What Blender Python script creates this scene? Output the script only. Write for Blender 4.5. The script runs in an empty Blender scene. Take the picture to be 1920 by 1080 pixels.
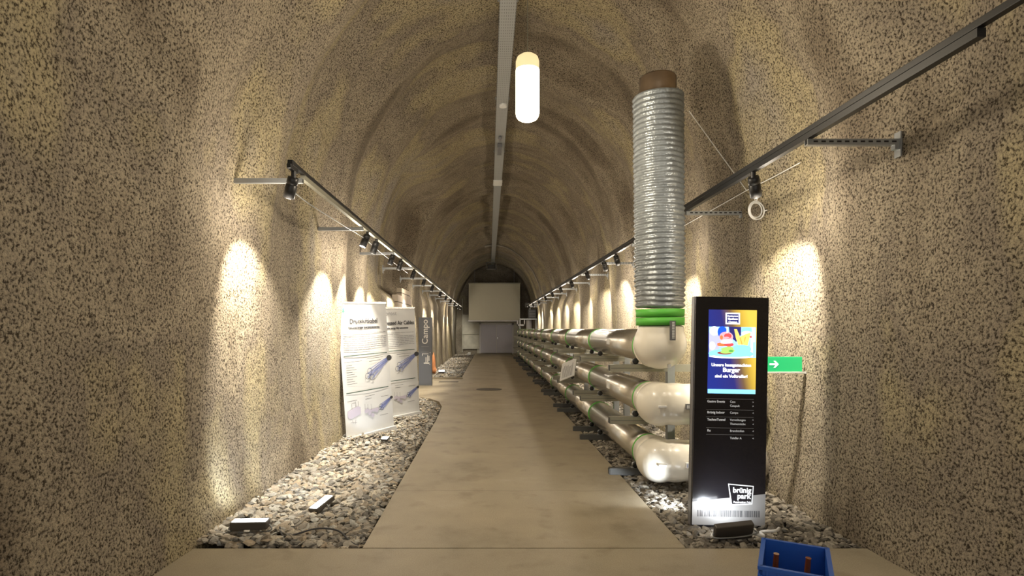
import bpy, bmesh, math, random
import numpy as np
from mathutils import Vector, Matrix, noise
random.seed(7); rng = np.random.default_rng(7)
S = bpy.context.scene; C = S.collection
PI = math.pi; R = math.radians
EYE = 1.6; F = 1064.0
# ------------------------------------------------------------------ camera
cd = bpy.data.cameras.new('camera'); cam = bpy.data.objects.new('camera', cd); C.objects.link(cam)
cam.location = (0, 0, EYE); cam.rotation_euler = (PI/2, 0, 0)
cd.sensor_width = 36; cd.lens = F/1920*36; cd.shift_x = 43/1920; cd.shift_y = 77/1920
cd.clip_start = .05; cd.clip_end = 200
S.camera = cam
# ------------------------------------------------------------------ world and exposure
w = bpy.data.worlds.new('world'); S.world = w; w.use_nodes = True
w.node_tree.nodes['Background'].inputs[0].default_value = (1.0, .93, .82, 1)
w.node_tree.nodes['Background'].inputs[1].default_value = .55
S.view_settings.view_transform = 'Standard'; S.view_settings.look = 'None'
S.view_settings.exposure = .95; S.view_settings.gamma = 1; S.view_settings.use_curve_mapping = False
WARM = (1.0, .86, .66); COOL = (.86, .93, 1.0)
P_PEND = 62; P_SPOT = 260; P_FILL = 11; P_FLOOD = 16

# ------------------------------------------------------------------ helpers
def P(px, py=None, y=None, z=None, x=None):
    """pixel measured in the photograph -> point in the tunnel"""
    if y is None:
        if z is not None: y = -F*(z-EYE)/(py-617)
        else: y = F*x/(px-917)
    return Vector(((px-917)/F*y, y, EYE-(py-617)/F*y))

class MB:
    def __init__(s): s.v = []; s.f = []; s.m = []; s.mi = 0; s.sm = []
    def add(s, vs, fs, smooth=False):
        o = len(s.v); s.v += [tuple(p) for p in vs]
        for f in fs: s.f.append(tuple(i+o for i in f)); s.m.append(s.mi); s.sm.append(smooth)
        return s
    def box(s, lo, hi, M=None, bev=0):
        bm = bmesh.new(); bmesh.ops.create_cube(bm, size=1)
        for v in bm.verts:
            v.co = Vector([(lo[i]+hi[i])/2 + v.co[i]*(hi[i]-lo[i]) for i in range(3)])
        if bev: bmesh.ops.bevel(bm, geom=bm.edges[:], offset=bev, segments=2, affect='EDGES', profile=.5)
        if M: bm.transform(M)
        bm.verts.index_update()
        s.add([v.co for v in bm.verts], [[v.index for v in f.verts] for f in bm.faces]); bm.free(); return s
    def lathe(s, prof, a, d, n=32, cap=True):
        """prof: (distance along d, radius)"""
        a = Vector(a); d = Vector(d).normalized()
        u = d.orthogonal().normalized(); v = d.cross(u)
        vs = []; fs = []
        for (t, r) in prof:
            for k in range(n):
                q = 2*PI*k/n; vs.append(a + d*t + (u*math.cos(q)+v*math.sin(q))*r)
        for i in range(len(prof)-1):
            for k in range(n):
                k2 = (k+1) % n
                fs.append((i*n+k, i*n+k2, (i+1)*n+k2, (i+1)*n+k))
        s.add(vs, fs, True)
        if cap:
            o = len(prof)-1
            s.add(vs[:n], [tuple(range(n))[::-1]]); s.add(vs[o*n:], [tuple(range(n))])
        return s
    def cyl(s, a, b, r, n=20, r2=None):
        a = Vector(a); b = Vector(b); L = (b-a).length
        return s.lathe([(0, r), (L, r if r2 is None else r2)], a, b-a, n)
    def tube(s, pts, r, n=8):
        pts = [Vector(p) for p in pts]; vs = []; fs = []; u = None
        for i, p in enumerate(pts):
            t = (pts[min(i+1, len(pts)-1)] - pts[max(i-1, 0)]).normalized()
            if u is None: u = t.orthogonal().normalized()
            u = (u - t*u.dot(t)).normalized(); v = t.cross(u)
            rr = r[i] if isinstance(r, (list, tuple)) else r
            for k in range(n):
                q = 2*PI*k/n; vs.append(p + (u*math.cos(q)+v*math.sin(q))*rr)
        for i in range(len(pts)-1):
            for k in range(n):
                k2 = (k+1) % n; fs.append((i*n+k, i*n+k2, (i+1)*n+k2, (i+1)*n+k))
        s.add(vs, fs, True); s.add(vs[:n], [tuple(range(n))[::-1]]); s.add(vs[-n:], [tuple(range(n))]); return s
    def sphere(s, c, r, M=None):
        bm = bmesh.new(); bmesh.ops.create_uvsphere(bm, u_segments=24, v_segments=14, radius=1)
        r = r if isinstance(r, (tuple, list)) else (r, r, r)
        for v in bm.verts: v.co = Vector([v.co[i]*r[i] for i in range(3)])
        if M: bm.transform(M)
        bm.verts.index_update()
        s.add([v.co+Vector(c) for v in bm.verts], [[v.index for v in f.verts] for f in bm.faces], True); bm.free(); return s
    def prism(s, poly, z0, z1, M=None):
        n = len(poly); vs = [Vector((x, y, z0)) for x, y in poly] + [Vector((x, y, z1)) for x, y in poly]
        if M: vs = [M @ v for v in vs]
        fs = [tuple(range(n))[::-1], tuple(range(n, 2*n))] + [(i, (i+1) % n, n+(i+1) % n, n+i) for i in range(n)]
        return s.add(vs, fs)
    def build(s, name, mat, parent=None, loc=None):
        me = bpy.data.meshes.new(name); me.from_pydata(s.v, [], s.f)
        for m in (mat if isinstance(mat, list) else [mat]): me.materials.append(m)
        me.polygons.foreach_set('material_index', s.m); me.polygons.foreach_set('use_smooth', s.sm); me.update()
        o = bpy.data.objects.new(name, me); C.objects.link(o)
        if parent: o.parent = parent
        if loc: o.location = loc
        return o
def tag(o, label=None, cat=None, group=None, kind=None):
    if label: o['label'] = label
    if cat: o['category'] = cat
    if group: o['group'] = group
    if kind: o['kind'] = kind
    return o
def empty(name, loc=(0, 0, 0), rot=(0, 0, 0)):
    o = bpy.data.objects.new(name, None); C.objects.link(o); o.location = loc; o.rotation_euler = rot
    o.empty_display_size = .1; return o
def copy_tree(o, parent=None):
    c = o.copy(); C.objects.link(c); c.parent = parent
    for ch in list(KIDS.get(o.name, [])): copy_tree(ch, c)
    return c
KIDS = {}
def reg(root):
    KIDS[root.name] = [o for o in C.objects if o.parent == root]
    for k in KIDS[root.name]: reg(k)
ORD = ['first', 'second', 'third', 'fourth', 'fifth', 'sixth', 'seventh', 'eighth', 'ninth', 'tenth', 'eleventh', 'twelfth',
       'thirteenth', 'fourteenth', 'fifteenth', 'sixteenth', 'seventeenth', 'eighteenth', 'nineteenth', 'twentieth',
       'twenty-first', 'twenty-second', 'twenty-third', 'twenty-fourth', 'twenty-fifth']
def text_mesh(s, size, mat, name, parent, M, align='LEFT', bold=0, spacing=1.0, xs=1.0):
    """raised lettering; M maps text plane (x right, y up) to parent's space"""
    c = bpy.data.curves.new(name, 'FONT'); c.body = s; c.size = size; c.align_x = align
    c.extrude = .0006; c.offset = bold; c.space_character = spacing; c.resolution_u = 3
    o = bpy.data.objects.new(name, c); me = bpy.data.meshes.new_from_object(o)
    bpy.data.objects.remove(o); bpy.data.curves.remove(c)
    me.transform(M @ Matrix.Diagonal((xs, 1, 1, 1))); me.materials.clear(); me.materials.append(mat); me.name = name
    o = bpy.data.objects.new(name, me); C.objects.link(o); o.parent = parent; return o

# ------------------------------------------------------------------ materials
def mat(name, col, rough=.6, metal=0., emit=None, es=0., noise_amt=0., nscale=8., bump=0., bscale=60., coat=0.):
    m = bpy.data.materials.new(name); m.use_nodes = True; t = m.node_tree; b = t.nodes['Principled BSDF']
    b.inputs['Base Color'].default_value = (*col, 1); b.inputs['Roughness'].default_value = rough
    b.inputs['Metallic'].default_value = metal; b.inputs['Coat Weight'].default_value = coat
    if emit: b.inputs['Emission Color'].default_value = (*emit, 1); b.inputs['Emission Strength'].default_value = es
    tc = t.nodes.new('ShaderNodeTexCoord')
    if noise_amt:
        n = t.nodes.new('ShaderNodeTexNoise'); n.inputs['Scale'].default_value = nscale; n.inputs['Detail'].default_value = 5
        t.links.new(tc.outputs['Object'], n.inputs['Vector'])
        mx = t.nodes.new('ShaderNodeMix'); mx.data_type = 'RGBA'
        mx.inputs[6].default_value = (*[c*(1-noise_amt) for c in col], 1); mx.inputs[7].default_value = (*[min(1, c*(1+noise_amt)) for c in col], 1)
        t.links.new(n.outputs['Fac'], mx.inputs[0]); t.links.new(mx.outputs[2], b.inputs['Base Color'])
    if bump:
        n = t.nodes.new('ShaderNodeTexNoise'); n.inputs['Scale'].default_value = bscale; n.inputs['Detail'].default_value = 3
        t.links.new(tc.outputs['Object'], n.inputs['Vector'])
        bp = t.nodes.new('ShaderNodeBump'); bp.inputs['Strength'].default_value = bump; bp.inputs['Distance'].default_value = .01
        t.links.new(n.outputs['Fac'], bp.inputs['Height']); t.links.new(bp.outputs[0], b.inputs['Normal'])
    return m
def ramp(t, stops):
    r = t.nodes.new('ShaderNodeValToRGB'); e = r.color_ramp.elements
    while len(e) < len(stops): e.new(.5)
    for i, (p, c) in enumerate(stops): e[i].position = p; e[i].color = (*c, 1)
    return r
def rock_mat(name, tint=(1, 1, 1), dark=1.0):
    m = bpy.data.materials.new(name); m.use_nodes = True; t = m.node_tree; b = t.nodes['Principled BSDF']; L = t.links.new
    tc = t.nodes.new('ShaderNodeTexCoord')
    def nz(s, d=2, r=.5, mp=None):
        n = t.nodes.new('ShaderNodeTexNoise'); n.inputs['Scale'].default_value = s; n.inputs['Detail'].default_value = d
        n.inputs['Roughness'].default_value = r; L(mp or tc.outputs['Object'], n.inputs['Vector']); return n
    big = nz(.8, 4)
    r1 = ramp(t, [(.25, (.23*tint[0], .19*tint[1], .14*tint[2])), (.42, (.39*tint[0], .335*tint[1], .25*tint[2])), (.5, (.31*tint[0], .265*tint[1], .205*tint[2])),
                  (.6, (.45*tint[0], .385*tint[1], .245*tint[2])), (.75, (.36*tint[0], .32*tint[1], .265*tint[2]))])
    mp = t.nodes.new('ShaderNodeMapping'); mp.inputs['Scale'].default_value = (.2, .9, .2); L(tc.outputs['Object'], mp.inputs[0])
    ban = nz(1.0, 3, .5, mp.outputs[0]); mb = t.nodes.new('ShaderNodeMix'); mb.inputs[0].default_value = .62
    L(big.outputs['Fac'], mb.inputs[2]); L(ban.outputs['Fac'], mb.inputs[3]); st = t.nodes.new('ShaderNodeMapRange'); st.inputs[1].default_value = .33; st.inputs[2].default_value = .67; st.inputs[3].default_value = .16; st.inputs[4].default_value = .82
    L(mb.outputs[0], st.inputs[0]); L(st.outputs[0], r1.inputs[0])
    sp = nz(58, 3, .65)
    r2 = ramp(t, [(.38, (.14*dark, .125*dark, .11*dark)), (.50, (.85*dark, .85*dark, .85*dark)), (.68, (1.2*dark, 1.18*dark, 1.13*dark))])
    L(sp.outputs['Fac'], r2.inputs[0])
    mx = t.nodes.new('ShaderNodeMix'); mx.data_type = 'RGBA'; mx.blend_type = 'MULTIPLY'; mx.inputs[0].default_value = 1
    L(r1.outputs[0], mx.inputs[6]); L(r2.outputs[0], mx.inputs[7]); L(mx.outputs[2], b.inputs['Base Color'])
    b.inputs['Roughness'].default_value = .95; b.inputs['Specular IOR Level'].default_value = .15
    bp = t.nodes.new('ShaderNodeBump'); bp.inputs['Strength'].default_value = 1.0; bp.inputs['Distance'].default_value = .014
    ad = t.nodes.new('ShaderNodeMath'); ad.operation = 'ADD'
    n3 = nz(9, 3); mu = t.nodes.new('ShaderNodeMath'); mu.operation = 'MULTIPLY'; mu.inputs[1].default_value = .8
    L(n3.outputs['Fac'], mu.inputs[0]); L(mu.outputs[0], ad.inputs[0]); L(sp.outputs['Fac'], ad.inputs[1])
    L(ad.outputs[0], bp.inputs['Height']); L(bp.outputs[0], b.inputs['Normal'])
    return m
def concrete_mat():
    m = bpy.data.materials.new('concrete_floor'); m.use_nodes = True; t = m.node_tree; b = t.nodes['Principled BSDF']; L = t.links.new
    tc = t.nodes.new('ShaderNodeTexCoord')
    n = t.nodes.new('ShaderNodeTexNoise'); n.inputs['Scale'].default_value = 1.3; n.inputs['Detail'].default_value = 7; n.inputs['Roughness'].default_value = .62
    L(tc.outputs['Object'], n.inputs['Vector'])
    r = ramp(t, [(.28, (.25, .21, .145)), (.45, (.34, .29, .205)), (.6, (.375, .32, .225)), (.78, (.43, .38, .30))])
    L(n.outputs['Fac'], r.inputs[0])
    n2 = t.nodes.new('ShaderNodeTexNoise'); n2.inputs['Scale'].default_value = 120; n2.inputs['Detail'].default_value = 2; L(tc.outputs['Object'], n2.inputs['Vector'])
    r2 = ramp(t, [(.3, (.85, .85, .85)), (.7, (1.1, 1.1, 1.1))]); L(n2.outputs['Fac'], r2.inputs[0])
    mx = t.nodes.new('ShaderNodeMix'); mx.data_type = 'RGBA'; mx.blend_type = 'MULTIPLY'; mx.inputs[0].default_value = 1
    L(r.outputs[0], mx.inputs[6]); L(r2.outputs[0], mx.inputs[7])
    # dark stains near the joint
    n3 = t.nodes.new('ShaderNodeTexNoise'); n3.inputs['Scale'].default_value = 3.2; n3.inputs['Detail'].default_value = 6; L(tc.outputs['Object'], n3.inputs['Vector'])
    r3 = ramp(t, [(.30, (.8, .785, .77)), (.42, (1, 1, 1))]); L(n3.outputs['Fac'], r3.inputs[0])
    m2 = t.nodes.new('ShaderNodeMix'); m2.data_type = 'RGBA'; m2.blend_type = 'MULTIPLY'; m2.inputs[0].default_value = 1
    L(mx.outputs[2], m2.inputs[6]); L(r3.outputs[0], m2.inputs[7])
    # hairline crack across the path at y = 5.6
    sx = t.nodes.new('ShaderNodeSeparateXYZ'); L(tc.outputs['Object'], sx.inputs[0])
    nc = t.nodes.new('ShaderNodeTexNoise'); nc.inputs['Scale'].default_value = 2.5; nc.inputs['Detail'].default_value = 6; L(tc.outputs['Object'], nc.inputs['Vector'])
    def mth(op, a, bb):
        q = t.nodes.new('ShaderNodeMath'); q.operation = op
        for i, k in enumerate((a, bb)):
            if k is None: continue
            if isinstance(k, (int, float)): q.inputs[i].default_value = k
            else: L(k, q.inputs[i])
        return q.outputs[0]
    d = mth('ABSOLUTE', mth('SUBTRACT', mth('ADD', sx.outputs[1], mth('MULTIPLY', nc.outputs['Fac'], .12)), 5.68), None)
    line = mth('LESS_THAN', d, .004)
    m3 = t.nodes.new('ShaderNodeMix'); m3.data_type = 'RGBA'; L(mth('MULTIPLY', line, .7), m3.inputs[0])
    L(m2.outputs[2], m3.inputs[6]); m3.inputs[7].default_value = (.10, .08, .06, 1)
    L(m3.outputs[2], b.inputs['Base Color'])
    b.inputs['Roughness'].default_value = .55; b.inputs['Specular IOR Level'].default_value = .35
    bp = t.nodes.new('ShaderNodeBump'); bp.inputs['Strength'].default_value = .25; bp.inputs['Distance'].default_value = .004
    L(n2.outputs['Fac'], bp.inputs['Height']); L(bp.outputs[0], b.inputs['Normal'])
    return m
def stone_mat(name, stops, sc=1.0):
    m = bpy.data.materials.new(name); m.use_nodes = True; t = m.node_tree; b = t.nodes['Principled BSDF']; L = t.links.new
    g = t.nodes.new('ShaderNodeNewGeometry'); r = ramp(t, [(p, tuple(k*sc for k in c)) for p, c in stops]); L(g.outputs['Random Per Island'], r.inputs[0])
    tc = t.nodes.new('ShaderNodeTexCoord'); n = t.nodes.new('ShaderNodeTexNoise'); n.inputs['Scale'].default_value = 60; n.inputs['Detail'].default_value = 3
    L(tc.outputs['Object'], n.inputs['Vector']); r2 = ramp(t, [(.3, (.75, .75, .75)), (.7, (1.15, 1.15, 1.15))]); L(n.outputs['Fac'], r2.inputs[0])
    mx = t.nodes.new('ShaderNodeMix'); mx.data_type = 'RGBA'; mx.blend_type = 'MULTIPLY'; mx.inputs[0].default_value = 1
    L(r.outputs[0], mx.inputs[6]); L(r2.outputs[0], mx.inputs[7]); L(mx.outputs[2], b.inputs['Base Color'])
    b.inputs['Roughness'].default_value = .8
    return m
def tray_mat():
    m = mat('galvanised_perforated', (.42, .44, .45), .45, .6); t = m.node_tree; b = t.nodes['Principled BSDF']; L = t.links.new
    tc = t.nodes.new('ShaderNodeTexCoord'); mp = t.nodes.new('ShaderNodeMapping'); mp.inputs['Scale'].default_value = (28, 14, 1)
    L(tc.outputs['Object'], mp.inputs[0])
    br = t.nodes.new('ShaderNodeTexBrick'); br.inputs['Color1'].default_value = br.inputs['Color2'].default_value = (.12, .12, .12, 1)
    br.inputs['Mortar'].default_value = (.50, .52, .52, 1); br.inputs['Scale'].default_value = 1; br.inputs['Mortar Size'].default_value = .33
    br.inputs['Brick Width'].default_value = .8; br.inputs['Row Height'].default_value = 1; br.offset = 0
    L(mp.outputs[0], br.inputs[0]); L(br.outputs[0], b.inputs['Base Color']); return m
def brick_mat():
    m = mat('blockwork', (.5, .44, .36), .9); t = m.node_tree; b = t.nodes['Principled BSDF']; L = t.links.new
    tc = t.nodes.new('ShaderNodeTexCoord'); sp = t.nodes.new('ShaderNodeSeparateXYZ'); cb = t.nodes.new('ShaderNodeCombineXYZ')
    L(tc.outputs['Object'], sp.inputs[0]); L(sp.outputs[1], cb.inputs[0]); L(sp.outputs[2], cb.inputs[1])
    br = t.nodes.new('ShaderNodeTexBrick'); br.inputs['Color1'].default_value = (.50, .43, .33, 1); br.inputs['Color2'].default_value = (.42, .35, .29, 1)
    br.inputs['Mortar'].default_value = (.09, .075, .06, 1); br.inputs['Scale'].default_value = 1; br.inputs['Mortar Size'].default_value = .012
    br.inputs['Brick Width'].default_value = 1.5; br.inputs['Row Height'].default_value = .25
    L(cb.outputs[0], br.inputs[0]); L(br.outputs[0], b.inputs['Base Color']); return m

M = dict(
    rock=rock_mat('shotcrete'), rockdark=rock_mat('dark_shotcrete', (.95, 1.0, 1.08), 1.1), floor=concrete_mat(),
    stone=stone_mat('broken_slate', [(0, (.13, .125, .115)), (.25, (.27, .25, .215)), (.45, (.38, .31, .22)), (.6, (.33, .32, .29)), (.8, (.52, .46, .36)), (.92, (.46, .46, .43)), (1, (.20, .17, .13))]),
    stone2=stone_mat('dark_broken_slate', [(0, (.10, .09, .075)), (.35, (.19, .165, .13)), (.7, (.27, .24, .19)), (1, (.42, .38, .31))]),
    bed=mat('gravel_bed', (.13, .115, .09), .95, noise_amt=.5, nscale=25, bump=1, bscale=25),
    black=mat('black_powder_coat', (.012, .012, .013), .42), blackgloss=mat('black_gloss', (.012, .011, .015), .18, coat=.5, noise_amt=.2),
    galv=mat('galvanised_steel', (.34, .355, .36), .42, .55, noise_amt=.12, nscale=12), tray=tray_mat(),
    steel=mat('brushed_stainless_steel', (.56, .535, .485), .27, .9, noise_amt=.16, nscale=3),
    beam=mat('olive_grey_strut', (.30, .29, .23), .5, .4, noise_amt=.1), darkbeam=mat('dark_grey_strut', (.10, .10, .095), .5, .4),
    green=mat('bright_green_band', (.10, .46, .05), .5), ivory=mat('ivory_plastic', (.82, .775, .67), .3, coat=.3, noise_amt=.04, nscale=4),
    white=mat('white_plastic', (.8, .8, .78), .45), banner=mat('banner_vinyl', (.62, .62, .61), .5), chrome=mat('satin_chrome', (.7, .7, .7), .25, .9),
    ink=mat('print_black', (.05, .05, .055), .6), inkgrey=mat('print_grey', (.30, .30, .31), .6), inkblue=mat('print_blue', (.22, .26, .52), .6),
    inkgreen=mat('print_green', (.07, .30, .16), .6), inklilac=mat('print_lilac', (.48, .44, .52), .6), inkline=mat('print_dark_green', (.07, .11, .085), .6),
    signgrey=mat('slate_grey_panel', (.135, .15, .18), .45), doorgrey=mat('lilac_grey_door_paint', (.50, .49, .56), .45, noise_amt=.05),
    frame=mat('light_grey_frame', (.58, .57, .59), .5), screen=mat('projection_screen', (.58, .56, .46), .8, noise_amt=.03),
    conc=mat('pale_concrete', (.50, .49, .42), .85, noise_amt=.35, nscale=2.5), brick=brick_mat(), brass=mat('tarnished_steel_pipe', (.33, .25, .18), .3, .85, noise_amt=.3, nscale=8),
    foil=mat('silver_foil_duct', (.27, .295, .31), .34, .45, noise_amt=.3, nscale=10, bump=1.0, bscale=26),
    lens=mat('glowing_lens', (1, 1, 1), .4, emit=(1, .96, .9), es=14), floodlens=mat('floodlight_glass', (1, 1, 1), .4, emit=(.93, .96, 1), es=5),
    casing=mat('dark_bronze_casing', (.085, .075, .065), .5, .3, noise_amt=.2), lampglass=mat('opal_glass_lit', (1, .95, .8), .3, emit=(1, .86, .60), es=7),
    lampcap=mat('opal_glass_upper', (.9, .8, .5), .3, emit=(1, .80, .42), es=.42),
    blue=mat('blue_crate_plastic', (.015, .10, .48), .4), amber=mat('amber_glass', (.18, .05, .015), .15), orange=mat('orange_cap', (.75, .32, .05), .5),
    orangebag=mat('orange_fabric', (.62, .25, .10), .8), iron=mat('cast_iron_cover', (.09, .075, .055), .6, .4, bump=.6, bscale=30),
    exitgreen=mat('exit_sign_green', (.02, .35, .12), .4, emit=(.02, .5, .16), es=.35), exitwhite=mat('exit_sign_white', (.9, .9, .9), .4, emit=(.9, 1, .92), es=.6),
    plate=mat('name_plate_grey', (.22, .22, .23), .4, .5), kioskgrey=mat('kiosk_silver_panel', (.44, .43, .42), .35, .2), kiosktext=mat('kiosk_lettering', (.75, .75, .75), .5, emit=(1, 1, 1), es=.12),
    membrane=mat('grey_membrane', (.36, .33, .28), .6),
)
def emi(name, col, s=1.0):
    return mat(name, tuple(c*.2 for c in col), .4, emit=col, es=s)

# ------------------------------------------------------------------ tunnel lining
WL, WR, SPR, CROWN = -2.2, 2.8, 2.7, 5.95
def prof_pts():
    pts = []
    for i in range(28): z = -.25 + (SPR+.25)*i/28; pts.append((WL, z, -1, 0, i, 'L'))
    cx = (WL+WR)/2; a = (WR-WL)/2; b = CROWN-SPR
    N = 84
    for i in range(N+1):
        q = PI - PI*i/N; c, s_ = math.cos(q), math.sin(q)
        nx, nz_ = c/a, s_/b; l = math.hypot(nx, nz_)
        pts.append((cx+a*c, SPR+b*s_, nx/l, nz_/l, i, 'C'))
    for i in range(28): z = SPR - (SPR+.25)*(i+1)/28; pts.append((WR, z, 1, 0, i, 'R'))
    return pts
PR = prof_pts()
arc = [0]
for i in range(1, len(PR)): arc.append(arc[-1] + math.hypot(PR[i][0]-PR[i-1][0], PR[i][1]-PR[i-1][1]))
def sm(a, b, x):
    t = max(0, min(1, (x-a)/(b-a))); return t*t*(3-2*t)
def disp(s, x, z, y):
    n = noise.noise
    up = sm(1.5, 3.5, z)
    d = .10*n(Vector((s*.33, y*.42, 3.1))) * (.35+.65*up)
    yy = y + .35*n(Vector((s*.5, y*.2, 9)))
    d += (.05+.19*up)*n(Vector((s*.16, yy*.85, 17.7)))
    d += .022*n(Vector((s*1.6, y*1.6, 5)))*(.5+up*.5) + .010*n(Vector((s*5, y*5, 8)))
    d += .045*up*math.sin(yy*2*PI/1.45+2*n(Vector((0, y*.3, 1))))
    if y > 18: d += .26*sm(2.4, 3.2, z)*sm(18.0, 18.9, y)*(1-sm(26.4, 26.9, y)) + .05*up*math.sin(yy*2*PI/1.9)*sm(18, 20, y)
    # pocket in the left haunch above the cross passage, and a lip after it
    if x < 0:
        pocket = sm(11.0, 12.6, y)*(1-sm(16.0, 16.35, y))*sm(2.2, 2.7, z)*(1-sm(4.7, 5.4, z))
        d += .55*pocket
        if z < 2.3: d += .10*sm(13.0, 13.3, y)*(1-sm(16.0, 16.4, y))
    d -= .10*math.exp(-((y-27.3)/.35)**2)*sm(2.8, 3.4, z)
    if z < .5: d -= .04*(1-sm(0, .5, z))
    return d
def lining(name, i0, i1, ys, m, off=0.0, label=None):
    vs = []; nI = i1-i0+1
    for y in ys:
        for i in range(i0, i1+1):
            x, z, nx, nz_, _, _ = PR[i]; d = disp(arc[i], x, z, y)+off
            vs.append((x+nx*d, y, z+nz_*d))
    fs = []
    for j in range(len(ys)-1):
        for i in range(nI-1): a = j*nI+i; fs.append((a, a+1, a+nI+1, a+nI))
    b = MB(); b.add(vs, fs, True); o = b.build(name, m)
    o['kind'] = 'structure'; return o
ysA = list(np.concatenate([np.arange(-1.5, 3, .16), np.arange(3, 18, .085), np.arange(18, 32.75, .13)]))
ysB = list(np.arange(ysA[-1], 37.6, .15))
lining('wall_left', 0, 28, ysA, M['rock']); lining('ceiling', 28, 112, ysA, M['rock']); lining('wall_right', 112, 140, ysA, M['rock'])
for nm, a, b in (('wall_left_far', 0, 28), ('ceiling_far', 28, 112), ('wall_right_far', 112, 140)): lining(nm, a, b, ysB, M['rockdark'])
# smooth membrane strip over the arch
vs = []
for i in range(64, 126):
    x, z, nx, nz_, _, _ = PR[i]
    for y in (28.35, 28.95):
        d = disp(arc[i], x, z, y)-.07; vs.append((x+nx*d, y, z+nz_*d))
    for y in (28.95, 28.35):
        d = disp(arc[i], x, z, y)-.02; vs.append((x+nx*d, y, z+nz_*d))
fs = [(4*j+k, 4*j+(k+1) % 4, 4*j+4+(k+1) % 4, 4*j+4+k) for j in range(61) for k in range(4)]
o = MB().add(vs, fs).build('trim_1', M['membrane']); o['kind'] = 'structure'
# end wall with door opening region kept solid behind the door
b = MB(); b.box((-3, 37.4, -.3), (3.6, 37.7, 6.6)); 
for k in range(40):
    x = -2.0+k*.13; b.box((x, 37.34, 3.0), (x+.06, 37.42, 3.9+2.0*math.sqrt(max(0, 1-((x-.3)/2.5)**2))))
o = b.build('wall_back', M['rockdark']); o['kind'] = 'structure'
b = MB(); b.box((-2.3, 13.45, -.2), (-2.17, 15.9, 2.42)); b.box((-2.3, 14.1, 2.42), (-2.17, 15.6, 2.62))
o = b.build('wall_masonry', M['brick']); o['kind'] = 'structure'

# ------------------------------------------------------------------ floor
b = MB(); b.prism([(-3.2, -1.5), (3.6, -1.5), (3.6, 4.138), (-3.2, 4.138)], -.3, 0)
path = [(-.925, 4.15), (1.436, 4.15), (1.436, 9.5), (1.40, 37.4), (-.9, 37.4), (-.9, 18.4), (-2.7, 18.4), (-2.7, 13.55), (-1.7, 13.4), (-1.35, 13.05), (-1.1, 12.5), (-.97, 11.7), (-.93, 10.0)]
b.prism(path, -.3, 0)
o = b.build('floor', M['floor']); o['kind'] = 'structure'
b = MB(); b.prism([(-3.2, -1.5), (3.6, -1.5), (3.6, 37.4), (-3.2, 37.4)], -.36, -.31); b.prism([(-3, 4.1), (3.4, 4.1), (3.4, 37.3), (-3, 37.3)], -.30, -.075)
o = b.build('floor_subbase', M['bed']); o['kind'] = 'structure'
b = MB(); b.box((-2.3, 18.3, -.2), (-.85, 18.42, .035)); o = b.build('trim_2', M['floor']); o['kind'] = 'structure'

def inpoly(x, y, poly):
    ins = np.zeros(len(x), bool); n = len(poly); j = n-1
    for i in range(n):
        xi, yi = poly[i]; xj, yj = poly[j]
        c = ((yi > y) != (yj > y)) & (x < (xj-xi)*(y-yi)/((yj-yi)+1e-12)+xi); ins ^= c; j = i
    return ins
bm = bmesh.new(); bmesh.ops.create_icosphere(bm, subdivisions=1, radius=1); bm.verts.index_update()
ICO_V = np.array([v.co[:] for v in bm.verts]); ICO_F = np.array([[v.index for v in f.verts] for f in bm.faces]); bm.free()
def stones(name, poly, n, smin, smax, m, label, z0=-.035, keep=None, rise=None):
    xs = [p[0] for p in poly]; ys_ = [p[1] for p in poly]
    k = int(n*2.2); x = rng.uniform(min(xs), max(xs), k); y = rng.uniform(min(ys_), max(ys_), k)
    ok = inpoly(x, y, poly)
    if keep is not None: ok &= keep(x, y)
    x = x[ok][:n]; y = y[ok][:n]; n = len(x)
    sc = rng.uniform(smin, smax, (n, 1))*rng.uniform(.7, 1.0, (n, 1)); dim = np.concatenate([sc*rng.uniform(.8, 1.3, (n, 1)), sc*rng.uniform(.5, .9, (n, 1)), sc*rng.uniform(.22, .5, (n, 1))], 1)
    V = ICO_V[None]*rng.uniform(.72, 1.15, (n, 12 if False else len(ICO_V), 1))*dim[:, None]
    a, bb, cc = rng.uniform(0, 2*PI, n), rng.normal(0, .35, n), rng.normal(0, .35, n)
    def rot(ax, q):
        c, s_ = np.cos(q), np.sin(q); Mx = np.zeros((n, 3, 3)); i, j = [(1, 2), (0, 2), (0, 1)][ax]
        for q_ in range(3): Mx[:, q_, q_] = 1
        Mx[:, i, i] = c; Mx[:, j, j] = c; Mx[:, i, j] = -s_; Mx[:, j, i] = s_; return Mx
    Rm = rot(0, bb) @ rot(1, cc); Rm = rot(2, a) @ Rm
    V = np.einsum('nij,nvj->nvi', Rm, V)
    z = z0+rng.uniform(-.025, .022, n)
    if rise is not None: z = z+rise(x, y)
    V += np.stack([x, y, z], 1)[:, None]
    nf = len(ICO_F); Fs = (ICO_F[None]+(np.arange(n)*len(ICO_V))[:, None, None]).reshape(-1)
    me = bpy.data.meshes.new(name); me.vertices.add(n*len(ICO_V)); me.vertices.foreach_set('co', V.reshape(-1))
    me.loops.add(len(Fs)); me.loops.foreach_set('vertex_index', Fs.astype(np.int32))
    me.polygons.add(n*nf); me.polygons.foreach_set('loop_start', np.arange(0, len(Fs), 3, dtype=np.int32)); me.polygons.foreach_set('loop_total', np.full(n*nf, 3, dtype=np.int32))
    me.materials.append(m); me.update(); me.validate(); me.shade_flat()
    o = bpy.data.objects.new(name, me); C.objects.link(o); tag(o, label, 'gravel', kind='stuff'); return o
LB = [(-2.28, 4.19), (-.965, 4.19), (-.965, 10.0), (-1.01, 11.7), (-1.14, 12.45), (-1.4, 13.0), (-1.75, 13.33), (-2.28, 13.45)]
riseL = lambda x, y: np.clip((-1.15-x)*.055, 0, .06)
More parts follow.
